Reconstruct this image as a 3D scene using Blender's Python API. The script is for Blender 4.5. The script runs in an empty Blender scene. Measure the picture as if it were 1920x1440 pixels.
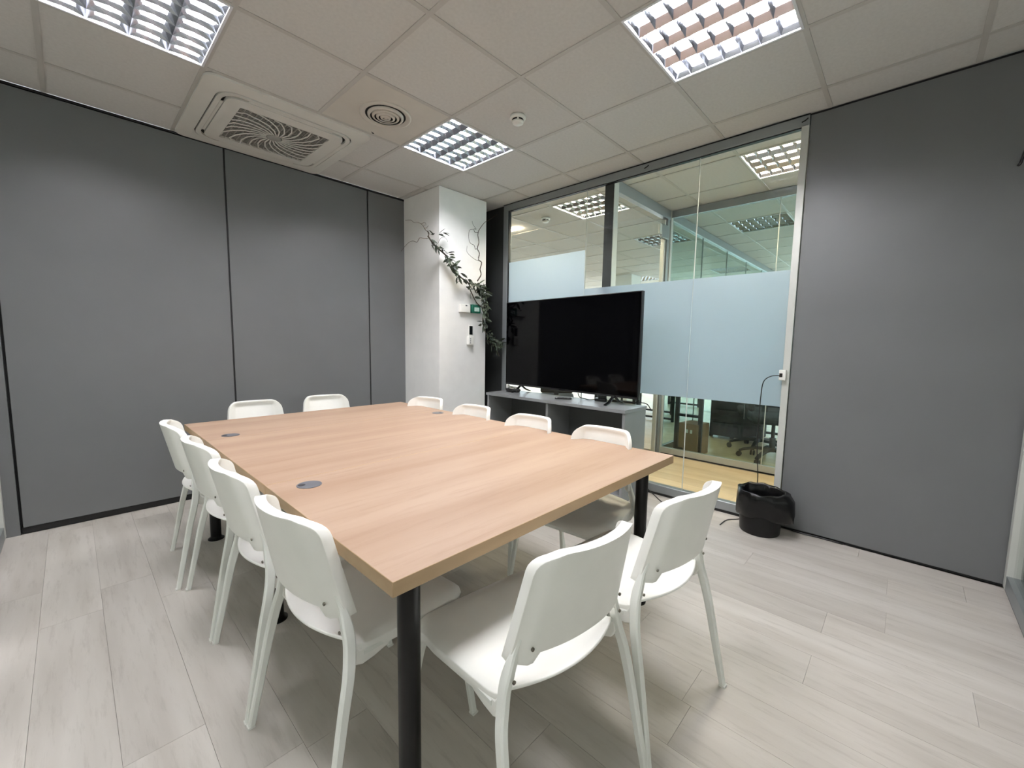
import bpy, bmesh, math, random
from mathutils import Vector, Matrix
random.seed(7)
D = bpy.data
COL = bpy.context.scene.collection
PI = math.pi
# ------------------------------------------------------------------ camera, world, exposure
CH = 1.216          # camera height
CZ = 2.6605         # ceiling
GX, GY = 1.783, 3.452   # ceiling grid origin
XG = 3.246          # glass wall
YL = 3.863          # panel wall
XB = -0.345         # wall at the west
YB = -0.462         # wall at the south
cy, cp, cr = 0.75669, -0.09707, 0.01529
Fv = Vector((math.cos(cp)*math.cos(cy), math.cos(cp)*math.sin(cy), math.sin(cp)))
R0 = Vector((math.sin(cy), -math.cos(cy), 0)); U0 = R0.cross(Fv)
Rv = math.cos(cr)*R0 + math.sin(cr)*U0; Uv = -math.sin(cr)*R0 + math.cos(cr)*U0
cam = D.objects.new('camera', D.cameras.new('camera')); COL.objects.link(cam)
cam.matrix_world = Matrix(((Rv.x, Uv.x, -Fv.x, 0), (Rv.y, Uv.y, -Fv.y, 0), (Rv.z, Uv.z, -Fv.z, CH), (0, 0, 0, 1)))
cam.data.sensor_width = 36; cam.data.lens = 36*781.72/1920; cam.data.clip_start = .02
sc = bpy.context.scene; sc.camera = cam
sc.view_settings.view_transform = 'Standard'; sc.view_settings.look = 'None'
sc.view_settings.gamma = 1; sc.view_settings.use_curve_mapping = False
sc.view_settings.exposure = 2.38
w = D.worlds.new('world'); sc.world = w; w.use_nodes = True
bg = w.node_tree.nodes['Background']; bg.inputs[0].default_value = (.88, .95, 1.0, 1); bg.inputs[1].default_value = 1.35
sc.cycles.max_bounces = 10; sc.cycles.diffuse_bounces = 5; sc.cycles.glossy_bounces = 4
sc.cycles.transparent_max_bounces = 24; sc.cycles.transmission_bounces = 6
sc.cycles.sample_clamp_indirect = 3.0; sc.cycles.blur_glossy = 1.0
sc.cycles.use_denoising = True
TUBE = 50.0      # tube emission strength

# ------------------------------------------------------------------ materials
def lin(c):
    return tuple(((v/255)/12.92 if v/255 <= .04045 else ((v/255+.055)/1.055)**2.4) for v in c) + (1,)
def pmat(name, rgb, rough=.5, metal=0, spec=.5, noise=0, nscale=8, bump=0, bscale=200, stretch=None, emis=None, alt=None, rnd=0):
    m = D.materials.new(name); m.use_nodes = True; nt = m.node_tree; N = nt.nodes; L = nt.links
    b = N['Principled BSDF']; b.inputs['Base Color'].default_value = lin(rgb)
    b.inputs['Roughness'].default_value = rough; b.inputs['Metallic'].default_value = metal
    b.inputs['Specular IOR Level'].default_value = spec
    tc = N.new('ShaderNodeTexCoord'); mp = N.new('ShaderNodeMapping'); L.new(tc.outputs['Object'], mp.inputs[0])
    if stretch: mp.inputs['Scale'].default_value = stretch
    if rnd:
        oi = N.new('ShaderNodeObjectInfo'); mul = N.new('ShaderNodeMath'); mul.operation = 'MULTIPLY'; mul.inputs[1].default_value = 37.
        L.new(oi.outputs['Random'], mul.inputs[0]); cb = N.new('ShaderNodeCombineXYZ')
        L.new(mul.outputs[0], cb.inputs[0]); L.new(mul.outputs[0], cb.inputs[1]); L.new(cb.outputs[0], mp.inputs['Location'])
    no = N.new('ShaderNodeTexNoise'); no.inputs['Scale'].default_value = nscale; no.inputs['Detail'].default_value = 5
    L.new(mp.outputs[0], no.inputs[0])
    mx = N.new('ShaderNodeMixRGB'); mx.inputs[1].default_value = lin(rgb)
    a = alt or tuple(max(0, v*(1-max(noise, .02))) for v in rgb); mx.inputs[2].default_value = lin(a)
    rp = N.new('ShaderNodeValToRGB'); rp.color_ramp.elements[0].position = .35; rp.color_ramp.elements[1].position = .68
    L.new(no.outputs[0], rp.inputs[0]); L.new(rp.outputs[0], mx.inputs[0]); out = mx.outputs[0]
    if rnd:
        hv = N.new('ShaderNodeHueSaturation'); mr = N.new('ShaderNodeMapRange')
        mr.inputs['To Min'].default_value = 1-rnd; mr.inputs['To Max'].default_value = 1+rnd
        L.new(oi.outputs['Random'], mr.inputs[0]); L.new(mr.outputs[0], hv.inputs['Value']); L.new(out, hv.inputs['Color']); out = hv.outputs[0]
    L.new(out, b.inputs['Base Color'])
    if bump:
        n2 = N.new('ShaderNodeTexNoise'); n2.inputs['Scale'].default_value = bscale; L.new(mp.outputs[0], n2.inputs[0])
        bp = N.new('ShaderNodeBump'); bp.inputs['Strength'].default_value = bump; bp.inputs['Distance'].default_value = .002
        L.new(n2.outputs[0], bp.inputs['Height']); L.new(bp.outputs[0], b.inputs['Normal'])
    if emis: b.inputs['Emission Color'].default_value = lin(rgb); b.inputs['Emission Strength'].default_value = emis
    return m
def wood(name, c1, c2, rough, nscale, stretch, rnd=0, c3=None):
    """streaky laminate: two noises stretched along the grain"""
    m = pmat(name, c1, rough, nscale=nscale, stretch=stretch, alt=c2, rnd=rnd)
    nt = m.node_tree; N = nt.nodes; L = nt.links; b = N['Principled BSDF']
    src = b.inputs['Base Color'].links[0].from_socket; mp = [n for n in N if n.type == 'MAPPING'][0]
    n2 = N.new('ShaderNodeTexNoise'); n2.inputs['Scale'].default_value = nscale*4.5; n2.inputs['Detail'].default_value = 8; n2.inputs['Roughness'].default_value = .7
    L.new(mp.outputs[0], n2.inputs[0]); r2 = N.new('ShaderNodeValToRGB')
    r2.color_ramp.elements[0].position = .52; r2.color_ramp.elements[0].color = (0, 0, 0, 1)
    r2.color_ramp.elements[1].position = .78; r2.color_ramp.elements[1].color = (1, 1, 1, 1)
    L.new(n2.outputs[0], r2.inputs[0]); mx = N.new('ShaderNodeMixRGB'); L.new(src, mx.inputs[1]); mx.inputs[2].default_value = lin(c3 or c2)
    mu = N.new('ShaderNodeMath'); mu.operation = 'MULTIPLY'; mu.inputs[1].default_value = .55
    L.new(r2.outputs[0], mu.inputs[0]); L.new(mu.outputs[0], mx.inputs[0]); L.new(mx.outputs[0], b.inputs['Base Color'])
    return m
def glassmat(name, tint, refl=1.0):
    m = D.materials.new(name); m.use_nodes = True; nt = m.node_tree; N = nt.nodes; L = nt.links
    N.remove(N['Principled BSDF']); o = N['Material Output']
    t = N.new('ShaderNodeBsdfTransparent'); t.inputs[0].default_value = lin(tint)
    g = N.new('ShaderNodeBsdfGlossy'); g.inputs['Roughness'].default_value = .02
    f = N.new('ShaderNodeLayerWeight'); f.inputs[0].default_value = .5      # facing: Schlick, the same from both sides of the sheet
    pw = N.new('ShaderNodeMath'); pw.operation = 'POWER'; pw.inputs[1].default_value = 5; L.new(f.outputs['Facing'], pw.inputs[0])
    mu = N.new('ShaderNodeMath'); mu.operation = 'MULTIPLY_ADD'; mu.inputs[1].default_value = .9*refl; mu.inputs[2].default_value = .025*refl
    mx = N.new('ShaderNodeMixShader'); L.new(pw.outputs[0], mu.inputs[0]); L.new(mu.outputs[0], mx.inputs[0])
    L.new(t.outputs[0], mx.inputs[1]); L.new(g.outputs[0], mx.inputs[2]); L.new(mx.outputs[0], o.inputs[0])
    return m
def frostmat(name, c, see=.05):
    m = D.materials.new(name); m.use_nodes = True; nt = m.node_tree; N = nt.nodes; L = nt.links
    N.remove(N['Principled BSDF']); o = N['Material Output']
    a = N.new('ShaderNodeBsdfTranslucent'); a.inputs[0].default_value = lin(c)
    d = N.new('ShaderNodeBsdfDiffuse'); d.inputs[0].default_value = lin(c)
    t = N.new('ShaderNodeBsdfTransparent')
    no = N.new('ShaderNodeTexNoise'); no.inputs['Scale'].default_value = 3
    mr = N.new('ShaderNodeMapRange'); mr.inputs['To Min'].default_value = .22; mr.inputs['To Max'].default_value = .28
    L.new(no.outputs[0], mr.inputs[0])
    m1 = N.new('ShaderNodeMixShader'); L.new(mr.outputs[0], m1.inputs[0]); L.new(a.outputs[0], m1.inputs[1]); L.new(d.outputs[0], m1.inputs[2])
    m2 = N.new('ShaderNodeMixShader'); m2.inputs[0].default_value = see; L.new(m1.outputs[0], m2.inputs[1]); L.new(t.outputs[0], m2.inputs[2])
    L.new(m2.outputs[0], o.inputs[0]); return m
def emat(name, c, s):
    m = D.materials.new(name); m.use_nodes = True; nt = m.node_tree; N = nt.nodes
    N.remove(N['Principled BSDF']); e = N.new('ShaderNodeEmission'); e.inputs[0].default_value = lin(c); e.inputs[1].default_value = s
    nt.links.new(e.outputs[0], N['Material Output'].inputs[0]); return m
M = dict(
 panel=pmat('grey_laminate', (106, 108, 108), .38, noise=.03, nscale=3, bump=.05, bscale=500),
 shadedark=pmat('painted_shade', (42, 44, 44), .5),  # dark tone holds the shade on the corner panel and door post
 black=pmat('black_rubber', (14, 14, 15), .5),
 plaster=pmat('white_plaster', (232, 232, 229), .7, noise=.02, bump=.05),
 tile=pmat('mineral_tile', (206, 204, 200), .92, noise=.03, nscale=60, bump=.25, bscale=350, rnd=.012),
 tbar=pmat('grid_steel', (188, 185, 180), .5),
 alu=pmat('anodised_aluminium', (150, 155, 156), .42, metal=.55, noise=.03),
 alulight=pmat('pale_aluminium', (196, 198, 192), .45, metal=.2),
 floor=wood('greige_laminate', (198, 193, 185), (180, 174, 165), .42, 2.2, (4.2, .45, 1), rnd=.07, c3=(142, 134, 124)),
 floortan=wood('honey_laminate', (222, 198, 160), (204, 176, 134), .4, 2.2, (3.2, .5, 1), rnd=.05, c3=(186, 150, 104)),
 joint=pmat('plank_joint', (140, 134, 124), .8),
 table=wood('beech_melamine', (170, 145, 124), (156, 128, 106), .5, 1.6, (.35, 4.2, 4.2), c3=(138, 107, 86)),
 edge=wood('beech_edge_band', (182, 155, 120), (172, 145, 110), .5, 4, (.5, 3, 6)),
 plastic=pmat('white_polypropylene', (246, 246, 240), .33, noise=.01),
 steelwhite=pmat('white_powder_coat', (238, 240, 234), .38),
 steelblack=pmat('black_powder_coat', (7, 7, 8), .32, spec=.3),
 grommet=pmat('grey_grommet', (96, 97, 102), .45), grommethole=pmat('grommet_slot', (30, 30, 36), .5),
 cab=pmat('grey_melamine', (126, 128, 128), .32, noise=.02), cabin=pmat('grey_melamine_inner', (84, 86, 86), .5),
 tv=pmat('tv_gloss', (2, 2, 3), .06, spec=.12), tvframe=pmat('tv_case', (16, 16, 18), .35),
 gloss=pmat('black_gloss', (12, 12, 13), .2), white=pmat('white_abs', (232, 232, 226), .4),
 lcd=pmat('lcd_dark', (20, 24, 26), .2), green=pmat('green_callpoint', (18, 92, 72), .4), greenlabel=pmat('pale_label', (190, 215, 208), .5),
 mirror=pmat('specular_louvre', (196, 200, 210), .2, metal=1), housing=pmat('lamp_housing', (225, 227, 232), .5),
 bin=pmat('bin_plastic', (8, 8, 9), .45, spec=.3), bag=pmat('bin_bag', (7, 7, 8), .25, spec=.35, bump=.9, bscale=22),
 twig=pmat('brown_twig', (66, 58, 48), .8), leaf=pmat('leaf_green', (44, 54, 42), .55, alt=(66, 76, 56), nscale=6, rnd=.35), 
 darkslot=pmat('dark_recess', (26, 26, 27), .8), acwhite=pmat('cassette_white', (214, 212, 205), .45), acgrey=pmat('cassette_grille', (158, 156, 150), .5),
 diff=pmat('diffuser_white', (204, 199, 190), .5),
 card=pmat('cardboard', (150, 118, 86), .8, noise=.1), deskblack=pmat('desk_steel', (22, 24, 26), .5), deskwhite=pmat('desk_top', (205, 208, 205), .5),
 fabric=pmat('dark_fabric', (44, 46, 48), .9, noise=.2, nscale=60), cable=pmat('black_cable', (12, 12, 12), .45), screw=pmat('screw_head', (120, 116, 106), .35, metal=.9),
 glass=glassmat('clear_glass', (251, 253, 252)), glassg=glassmat('green_glass', (236, 246, 244)), outglass=glassmat('window_glass', (240, 244, 246)), fillglass=glassmat('fill_glass', (176, 174, 170)),  # last glass: tint dims and warms the fill from the added windows
 frost=frostmat('frosted_film', (200, 211, 220)),
 tube=emat('tube_light', (248, 246, 250), TUBE), tubewarm=emat('tube_light_warm', (255, 236, 204), TUBE*.8),
)
# ------------------------------------------------------------------ mesh helpers
def obj(name, bm, mat, parent=None, loc=None, rot=None, smooth=False, bevel=0, segs=2):
    me = D.meshes.new(name); bm.normal_update(); bm.to_mesh(me); bm.free()
    mats = mat if isinstance(mat, (list, tuple)) else [mat]
    for m in mats: me.materials.append(M[m] if isinstance(m, str) else m)
    if smooth:
        me.shade_smooth()
    o = D.objects.new(name, me); COL.objects.link(o)
    if parent: o.parent = parent
    if loc is not None: o.location = loc
    if rot is not None: o.rotation_euler = rot
    if bevel:
        b = o.modifiers.new('bevel', 'BEVEL'); b.width = bevel; b.segments = segs; b.limit_method = 'ANGLE'; b.angle_limit = math.radians(35)
        me.shade_smooth(); b.harden_normals = False
        try: me.set_sharp_from_angle(angle=math.radians(50))
        except Exception: pass
    return o
def tag(o, label=None, cat=None, group=None, kind=None):
    if label: o['label'] = label
    if cat: o['category'] = cat
    if group: o['group'] = group
    if kind: o['kind'] = kind
    return o
def empty(name, loc=(0, 0, 0), rz=0, parent=None):
    o = D.objects.new(name, None); COL.objects.link(o); o.location = loc; o.rotation_euler = (0, 0, rz); o.empty_display_size = .1
    if parent: o.parent = parent
    return o
def box(bm, x0, x1, y0, y1, z0, z1, mi=0):
    v = [bm.verts.new((x, y, z)) for z in (z0, z1) for y in (y0, y1) for x in (x0, x1)]
    for f in ((0, 2, 3, 1), (4, 5, 7, 6), (0, 1, 5, 4), (2, 6, 7, 3), (0, 4, 6, 2), (1, 3, 7, 5)):
        fc = bm.faces.new([v[i] for i in f]); fc.material_index = mi
    return v
def bx(x0, x1, y0, y1, z0, z1):
    bm = bmesh.new(); box(bm, min(x0, x1), max(x0, x1), min(y0, y1), max(y0, y1), min(z0, z1), max(z0, z1)); return bm
def prism(bm, pts, z0, z1):
    a = [bm.verts.new((x, y, z0)) for x, y in pts]; b = [bm.verts.new((x, y, z1)) for x, y in pts]; n = len(pts)
    bm.faces.new(a[::-1]); bm.faces.new(b)
    for i in range(n): bm.faces.new((a[i], a[(i+1) % n], b[(i+1) % n], b[i]))
def rrect(x0, x1, y0, y1, r, n=5):
    p = []
    for cx, cyy, a in ((x1-r, y1-r, 0), (x0+r, y1-r, 90), (x0+r, y0+r, 180), (x1-r, y0+r, 270)):
        for k in range(n+1):
            t = math.radians(a+90*k/n); p.append((cx+r*math.cos(t), cyy+r*math.sin(t)))
    return p
def lathe(bm, prof, seg=32, c=(0, 0, 0), caps=True):
    rings = []
    for r, z in prof:
        if r < 1e-6: rings.append([bm.verts.new((c[0], c[1], c[2]+z))])
        else: rings.append([bm.verts.new((c[0]+r*math.cos(2*PI*k/seg), c[1]+r*math.sin(2*PI*k/seg), c[2]+z)) for k in range(seg)])
    for a, b in zip(rings, rings[1:]):
        for k in range(seg):
            k2 = (k+1) % seg
            if len(a) == 1 and len(b) == 1: continue
            if len(a) == 1: bm.faces.new((a[0], b[k2], b[k]))
            elif len(b) == 1: bm.faces.new((a[k], a[k2], b[0]))
            else: bm.faces.new((a[k], a[k2], b[k2], b[k]))
    if caps:
        if len(rings[0]) > 1: bm.faces.new(rings[0][::-1])
        if len(rings[-1]) > 1: bm.faces.new(rings[-1])
def smoothpath(pts, n=6):
    pts = [Vector(p) for p in pts]; out = []
    P = [pts[0]*2-pts[1]] + pts + [pts[-1]*2-pts[-2]]
    for i in range(1, len(P)-2):
        for k in range(n):
            t = k/n; a, b, c, d = P[i-1], P[i], P[i+1], P[i+2]
            out.append(.5*((2*b)+(c-a)*t+(2*a-5*b+4*c-d)*t*t+(3*b-a-3*c+d)*t**3))
    out.append(pts[-1]); return out
def tube(bm, path, r, seg=6, taper=None):
    """round tube along points; taper = end radius"""
    path = [Vector(p) for p in path]; rings = []; n = len(path)
    up = Vector((.13, .29, .95)).normalized()
    for i, p in enumerate(path):
        t = (path[min(i+1, n-1)]-path[max(i-1, 0)]).normalized(); s = t.cross(up)
        if s.length < 1e-3: s = t.cross(Vector((1, 0, 0)))
        s.normalize(); u = s.cross(t); rr = r if taper is None else r+(taper-r)*i/max(1, n-1)
        rings.append([bm.verts.new(p+rr*(math.cos(2*PI*k/seg)*s+math.sin(2*PI*k/seg)*u)) for k in range(seg)])
    for a, b in zip(rings, rings[1:]):
        for k in range(seg): bm.faces.new((a[k], a[(k+1) % seg], b[(k+1) % seg], b[k]))
    bm.faces.new(rings[0][::-1]); bm.faces.new(rings[-1])
def rectsweep(bm, path, wdt, dep, side=Vector((1, 0, 0)), ch=.004):
    """rectangular tube, wdt along 'side', dep across; wdt/dep may be lists"""
    path = [Vector(p) for p in path]; n = len(path); rings = []
    for i, p in enumerate(path):
        t = (path[min(i+1, n-1)]-path[max(i-1, 0)]).normalized(); s = (side-t*side.dot(t)).normalized(); u = s.cross(t)
        W = (wdt[i] if isinstance(wdt, list) else wdt)/2; Dp = (dep[i] if isinstance(dep, list) else dep)/2
        ring = []
        for a, b in ((W-ch, Dp), (W, Dp-ch), (W, -Dp+ch), (W-ch, -Dp), (-W+ch, -Dp), (-W, -Dp+ch), (-W, Dp-ch), (-W+ch, Dp)):
            ring.append(bm.verts.new(p+s*a+u*b))
        rings.append(ring)
    for a, b in zip(rings, rings[1:]):
        for k in range(8): bm.faces.new((a[k], a[(k+1) % 8], b[(k+1) % 8], b[k]))
    bm.faces.new(rings[0][::-1]); bm.faces.new(rings[-1]); bmesh.ops.recalc_face_normals(bm, faces=bm.faces)
def copy_tree(o, parent=None):
    c = o.copy(); COL.objects.link(c); c.parent = parent
    for ch in list(o.children): copy_tree(ch, c)
    return c
def dup(o, loc=None, parent=None):
    c = o.copy(); COL.objects.link(c)
    if parent: c.parent = parent
    if loc is not None: c.location = loc
    return c

# ------------------------------------------------------------------ floor
fl = obj('floor', bx(XB-2.6, 12.2, -4.2, 12.2, -.06, -.009), 'joint'); tag(fl, kind='structure')
PW, PL, G = .192, 1.22, .0009
def planks(x0, x1, yr, mat, name, seed):
    rnd = random.Random(seed); base = None; k = 0; x = x0
    while x < x1-.01:
        wd = min(PW, x1-x); y0, y1 = yr(x+wd/2); y = y0-rnd.uniform(0, PL)
        while y < y1:
            a, b = max(y, y0), min(y+PL, y1)
            if b-a > .03:
                if wd == PW and b-a == PL and base is not None:
                    dup(base, (x+wd/2, (a+b)/2, 0), fl)
                else:
                    hw, hl = wd/2-G/2, (b-a)/2-G/2
                    o = obj('floor_plank', bx(-hw, hw, -hl, hl, -.0088, 0), mat, fl, (x+wd/2, (a+b)/2, 0))
                    if wd == PW and b-a == PL: base = o
            y += PL
        x += PW
planks(-.044-PW*2+.076, XG-.01, lambda x: (YB, YL), 'floor', 'floor_plank', 3)
planks(XG+.05, 4.52, lambda x: (-.6, 5.2), 'floortan', 'floor_plank', 5)
planks(4.62, 7.7, lambda x: (.1*x-.2, min(2.6+(x-4.6)*1.2, 5.5)), 'floortan', 'floor_plank', 9)
far = obj('floor', bx(7.7, 12.1, -4, 12, -.0088, 0), 'floortan'); tag(far, kind='structure')
f2 = obj('floor', bx(3.3, 7.7, 5.5, 12, -.0088, 0), 'floortan'); tag(f2, kind='structure')
f3 = obj('floor', bx(3.3, 7.7, -4, -.6, -.0088, 0), 'floortan'); tag(f3, kind='structure')

# ------------------------------------------------------------------ ceiling: slab, T-bars and tiles
ce = obj('ceiling', bx(XB-2.6, 12.2, -4.2, 12.2, CZ+.10, CZ+.16), 'plaster'); tag(ce, kind='structure')
LAMPS = [(-3, 1, 'on'), (0, 1, 'on'), (0, 4, 'on'), (-3, 4, 'on')]          # cell (i, j): x from GX+.6i, y down from GY-.6j
LAMPS2 = [(3, 1, 'warm'), (3, 4, 'warm'), (6, 3, 'off'), (11, 1, 'off'), (6, 1, 'off'), (11, -2, 'off'), (8, 0, 'off'), (9, 5, 'off'), (6,-2,'off')]
lampcells = {(a, b) for a, b, _ in LAMPS+LAMPS2}
T = .6; BW = .024
tile0 = obj('ceiling_tile', bx(-T/2+.004, T/2-.004, -T/2+.004, T/2-.004, 0, .012), 'tile', ce)
first = True
def cell(i, j, clipx=(None, None), clipy=(None, None)):
    global first
    x0, x1 = GX+T*i, GX+T*(i+1); y1, y0 = GY-T*j, GY-T*(j+1)
    X0 = max(x0, clipx[0]) if clipx[0] is not None else x0; X1 = min(x1, clipx[1]) if clipx[1] is not None else x1
    Y0 = max(y0, clipy[0]) if clipy[0] is not None else y0; Y1 = min(y1, clipy[1]) if clipy[1] is not None else y1
    if X1-X0 < .03 or Y1-Y0 < .03: return
    if abs((X1-X0)-T) < 1e-6 and abs((Y1-Y0)-T) < 1e-6:
        loc = ((X0+X1)/2, (Y0+Y1)/2, CZ+.004)
        if first: tile0.location = loc; first = False
        else: dup(tile0, loc, ce)
    else:
        a, b = (X1-X0)/2-.003, (Y1-Y0)/2-.003
        obj('ceiling_tile', bx(-a, a, -b, b, 0, .012), 'tile', ce, ((X0+X1)/2, (Y0+Y1)/2, CZ+.004))
for i in range(-4, 3):
    for j in range(-1, 7):
        if (i, j) in lampcells or (i, j) == (-1, 1): continue
        cell(i, j, (XB, XG), (YB, YL))
for i in range(2, 13):
    for j in range(-14, 6):
        xc = GX+T*(i+.5); yc = GY-T*(j+.5)
        if (i, j) in lampcells: continue
        if yc > 1.02*xc+.9 or yc < .1*xc-.7 or yc > 9.4 or xc > 10: continue
        cell(i, j, (XG, None))
obj('ceiling_tile', bx(XG, 12, -4, .0, CZ+.02, CZ+.03), 'tile', ce)
obj('ceiling_tile', bx(XG, 12, 9.4, 12, CZ+.02, CZ+.03), 'tile', ce)
obj('ceiling_tile', bx(10, 12, 0, 9.4, CZ+.02, CZ+.03), 'tile', ce)
k = -4
for i in range(-3, 3):   # bars along Y in the room
    x = GX+T*i; obj('ceiling_bar', bx(x-BW/2, x+BW/2, YB, YL, CZ, CZ+.0035), 'tbar', ce)
for j in range(0, 7):
    y = GY-T*j; obj('ceiling_bar', bx(XB, XG, y-BW/2, y+BW/2, CZ+.0002, CZ+.0033), 'tbar', ce)
for i in range(3, 14):
    x = GX+T*i; obj('ceiling_bar', bx(x-BW/2, x+BW/2, .1, 9.2, CZ, CZ+.0035), 'tbar', ce)
for j in range(-9, 6):
    y = GY-T*j; obj('ceiling_bar', bx(XG+.03, 10, y-BW/2, y+BW/2, CZ+.0002, CZ+.0033), 'tbar', ce)

# ------------------------------------------------------------------ walls of the room
SW = XB-.06
tag(obj('floor', bx(XB-2.5, SW, YB-2.4, YL+.1, -.0088, 0), 'floor'), kind='structure'); tag(obj('floor', bx(SW, XG+.05, YB-2.4, YB-.06, -.0088, 0), 'floor'), kind='structure')
obj('ceiling_tile', bx(XB-2.5, SW, YB-2.4, YL+.1, CZ+.012, CZ+.02), 'tile', ce); obj('ceiling_tile', bx(SW, XG+.05, YB-2.4, YB-.06, CZ+.012, CZ+.02), 'tile', ce)
tag(obj('wall_northwest', bx(XB-2.6, XB-.02, YL+.03, YL+.1, 0, CZ+.1), 'plaster'), kind='structure'); tag(obj('wall_southeast', bx(XG+.05, XG+.1, YB-2.5, YB-.3, 0, CZ+.1), 'plaster'), kind='structure')
wl = obj('wall_north', bx(XB-.3, XG+.2, YL+.03, YL+.1, 0, CZ), 'black'); tag(wl, kind='structure')
seams = [-.27, .885, 2.040, 3.195, XG+.1]
for a, b in zip(seams, seams[1:]):
    obj('wall_panel', bx(a+.006, b-.006, YL, YL+.035, .042, CZ-.016), 'panel', wl, bevel=.002, segs=1)
    obj('seam_strip', bx(b-.006, b+.006, YL+.004, YL+.03, .0, CZ-.01), 'black', wl)
obj('floor_seal', bx(-.27, XG, YL+.008, YL+.03, .0, .042), 'black', wl)
obj('wall_post', bx(XB-.02, -.276, YL-.005, YL+.03, 0, CZ), 'panel', wl)
obj('top_track', bx(XB, XG, YL-.006, YL+.03, CZ-.014, CZ), 'black', wl)
# column
cx0, cx1, cy0 = 2.437, 3.035, 3.265
col = obj('wall_column', bx(cx0, cx1, cy0, YL, 0, CZ), 'plaster', bevel=.002); tag(col, kind='structure')
# east wall: panel coloured dark for its shade, glazing, grey panel
we = obj('wall_east', bx(XG+.012, XG+.06, 3.215, YL+.03, 0, CZ), 'shadedark'); tag(we, kind='structure')
obj('wall_panel', bx(XG, XG+.05, YB-.02, .548, .012, CZ-.008), 'panel', we, bevel=.002, segs=1)
obj('wall_core', bx(XG+.05, XG+.1, YB-.3, .548, 0, CZ), 'panel', we)
obj('floor_seal', bx(XG+.004, XG+.05, YB, .548, 0, .012), 'black', we)
obj('top_track', bx(XG-.003, XG+.05, YB, .55, CZ-.008, CZ), 'black', we)
# glazed partition
gl = empty('window_1', (XG, .55, 0)); tag(gl, kind='structure')
def gp(name, bm, mat, **k):
    for v in bm.verts: v.co -= Vector((XG, .55, 0))
    return obj(name, bm, mat, gl, **k)
gp('top_rail', bx(XG-.012, XG+.045, .552, 3.21, 2.592, CZ-.006), 'alu', bevel=.002)
gp('top_gasket', bx(XG-.004, XG+.03, .59, 3.16, 2.586, 2.592), 'black')
gp('top_gasket', bx(XG-.016, XG+.03, .55, 3.21, CZ-.006, CZ-.001), 'black')
gp('left_jamb', bx(XG-.012, XG+.045, 3.150, 3.212, .0, 2.60), 'alu', bevel=.002)
gp('jamb_gasket', bx(XG-.004, XG+.03, 3.143, 3.150, .09, 2.59), 'black')
gp('right_jamb', bx(XG-.012, XG+.045, .552, .592, 0, 2.60), 'alulight', bevel=.002)
gp('bottom_rail', bx(XG-.014, XG+.045, .59, 3.15, .018, .085), 'alu', bevel=.006)
gp('floor_gasket', bx(XG-.01, XG+.04, .552, 3.21, 0, .018), 'black')
cuts = [.592, 1.213, 2.187, 3.145]
for a, b in zip(cuts, cuts[1:]):
    gp('glass_pane', bx(XG+.012, XG+.02, a+.0015, b-.0015, .085, 2.588), 'glass')
for y in cuts[1:3]:
    gp('pane_joint', bx(XG+.011, XG+.021, y-.0022, y+.0022, .085, 2.588), 'alulight')
gp('frosted_film', bx(XG+.0085, XG+.0095, 2.190, 3.143, .82, 2.066), 'frost')
gp('frosted_film', bx(XG+.0085, XG+.0095, 1.215, 2.185, .82, 1.72), 'frost')
gp('frosted_film', bx(XG+.0085, XG+.0095, .593, 1.211, .82, 1.72), 'frost')
for yy in (.56, 1.60):
    bm = bmesh.new(); tube(bm, [(XG-.02, yy, 2.632), (XG-.03, yy+.012, 2.618), (XG-.03, yy+.03, 2.612)], .004, 5)
    gp('rail_hook', bm, 'black')
# south wall: glazed, beside the camera
def glazed(name, axis, pos, a, b, inward, posts):
    r = empty(name, (0, 0, 0)); tag(r, kind='structure')
    def g(n, u0, u1, d0, d1, z0, z1, m, bv=.002):
        if axis == 'x': bm = bx(pos+d0*inward, pos+d1*inward, u0, u1, z0, z1)
        else: bm = bx(u0, u1, pos+d0*inward, pos+d1*inward, z0, z1)
        obj(n, bm, m, r, bevel=bv)
    g('bottom_rail', a, b, -.04, .012, .012, .085, 'alu'); g('floor_gasket', a, b, -.03, .008, 0, .012, 'black', 0)
    g('top_rail', a, b, -.04, .012, CZ-.075, CZ-.004, 'alu')
    for p in posts: g('post', p-.025, p+.025, -.04, .014, .012, CZ-.01, 'alulight' if p == posts[-1] else 'alu')
    for p, q2 in zip(posts, posts[1:]): g('glass_pane', p+.025, q2-.025, -.018, -.01, .085, CZ-.075, 'glass', 0)
    return r
glazed('window_2', 'y', YB, XB, XG-.012, 1, [XB+.03, .9, 2.05, XG-.04])
glazed('window_3', 'x', XB, YB, YL-.008, 1, [YB+.03, 1.0, 2.4, YL-.035])
tag(obj('trim_1', bx(XG-.012, XG+.002, YB-.004, YB+.006, 0, CZ), 'black'), kind='structure')

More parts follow.
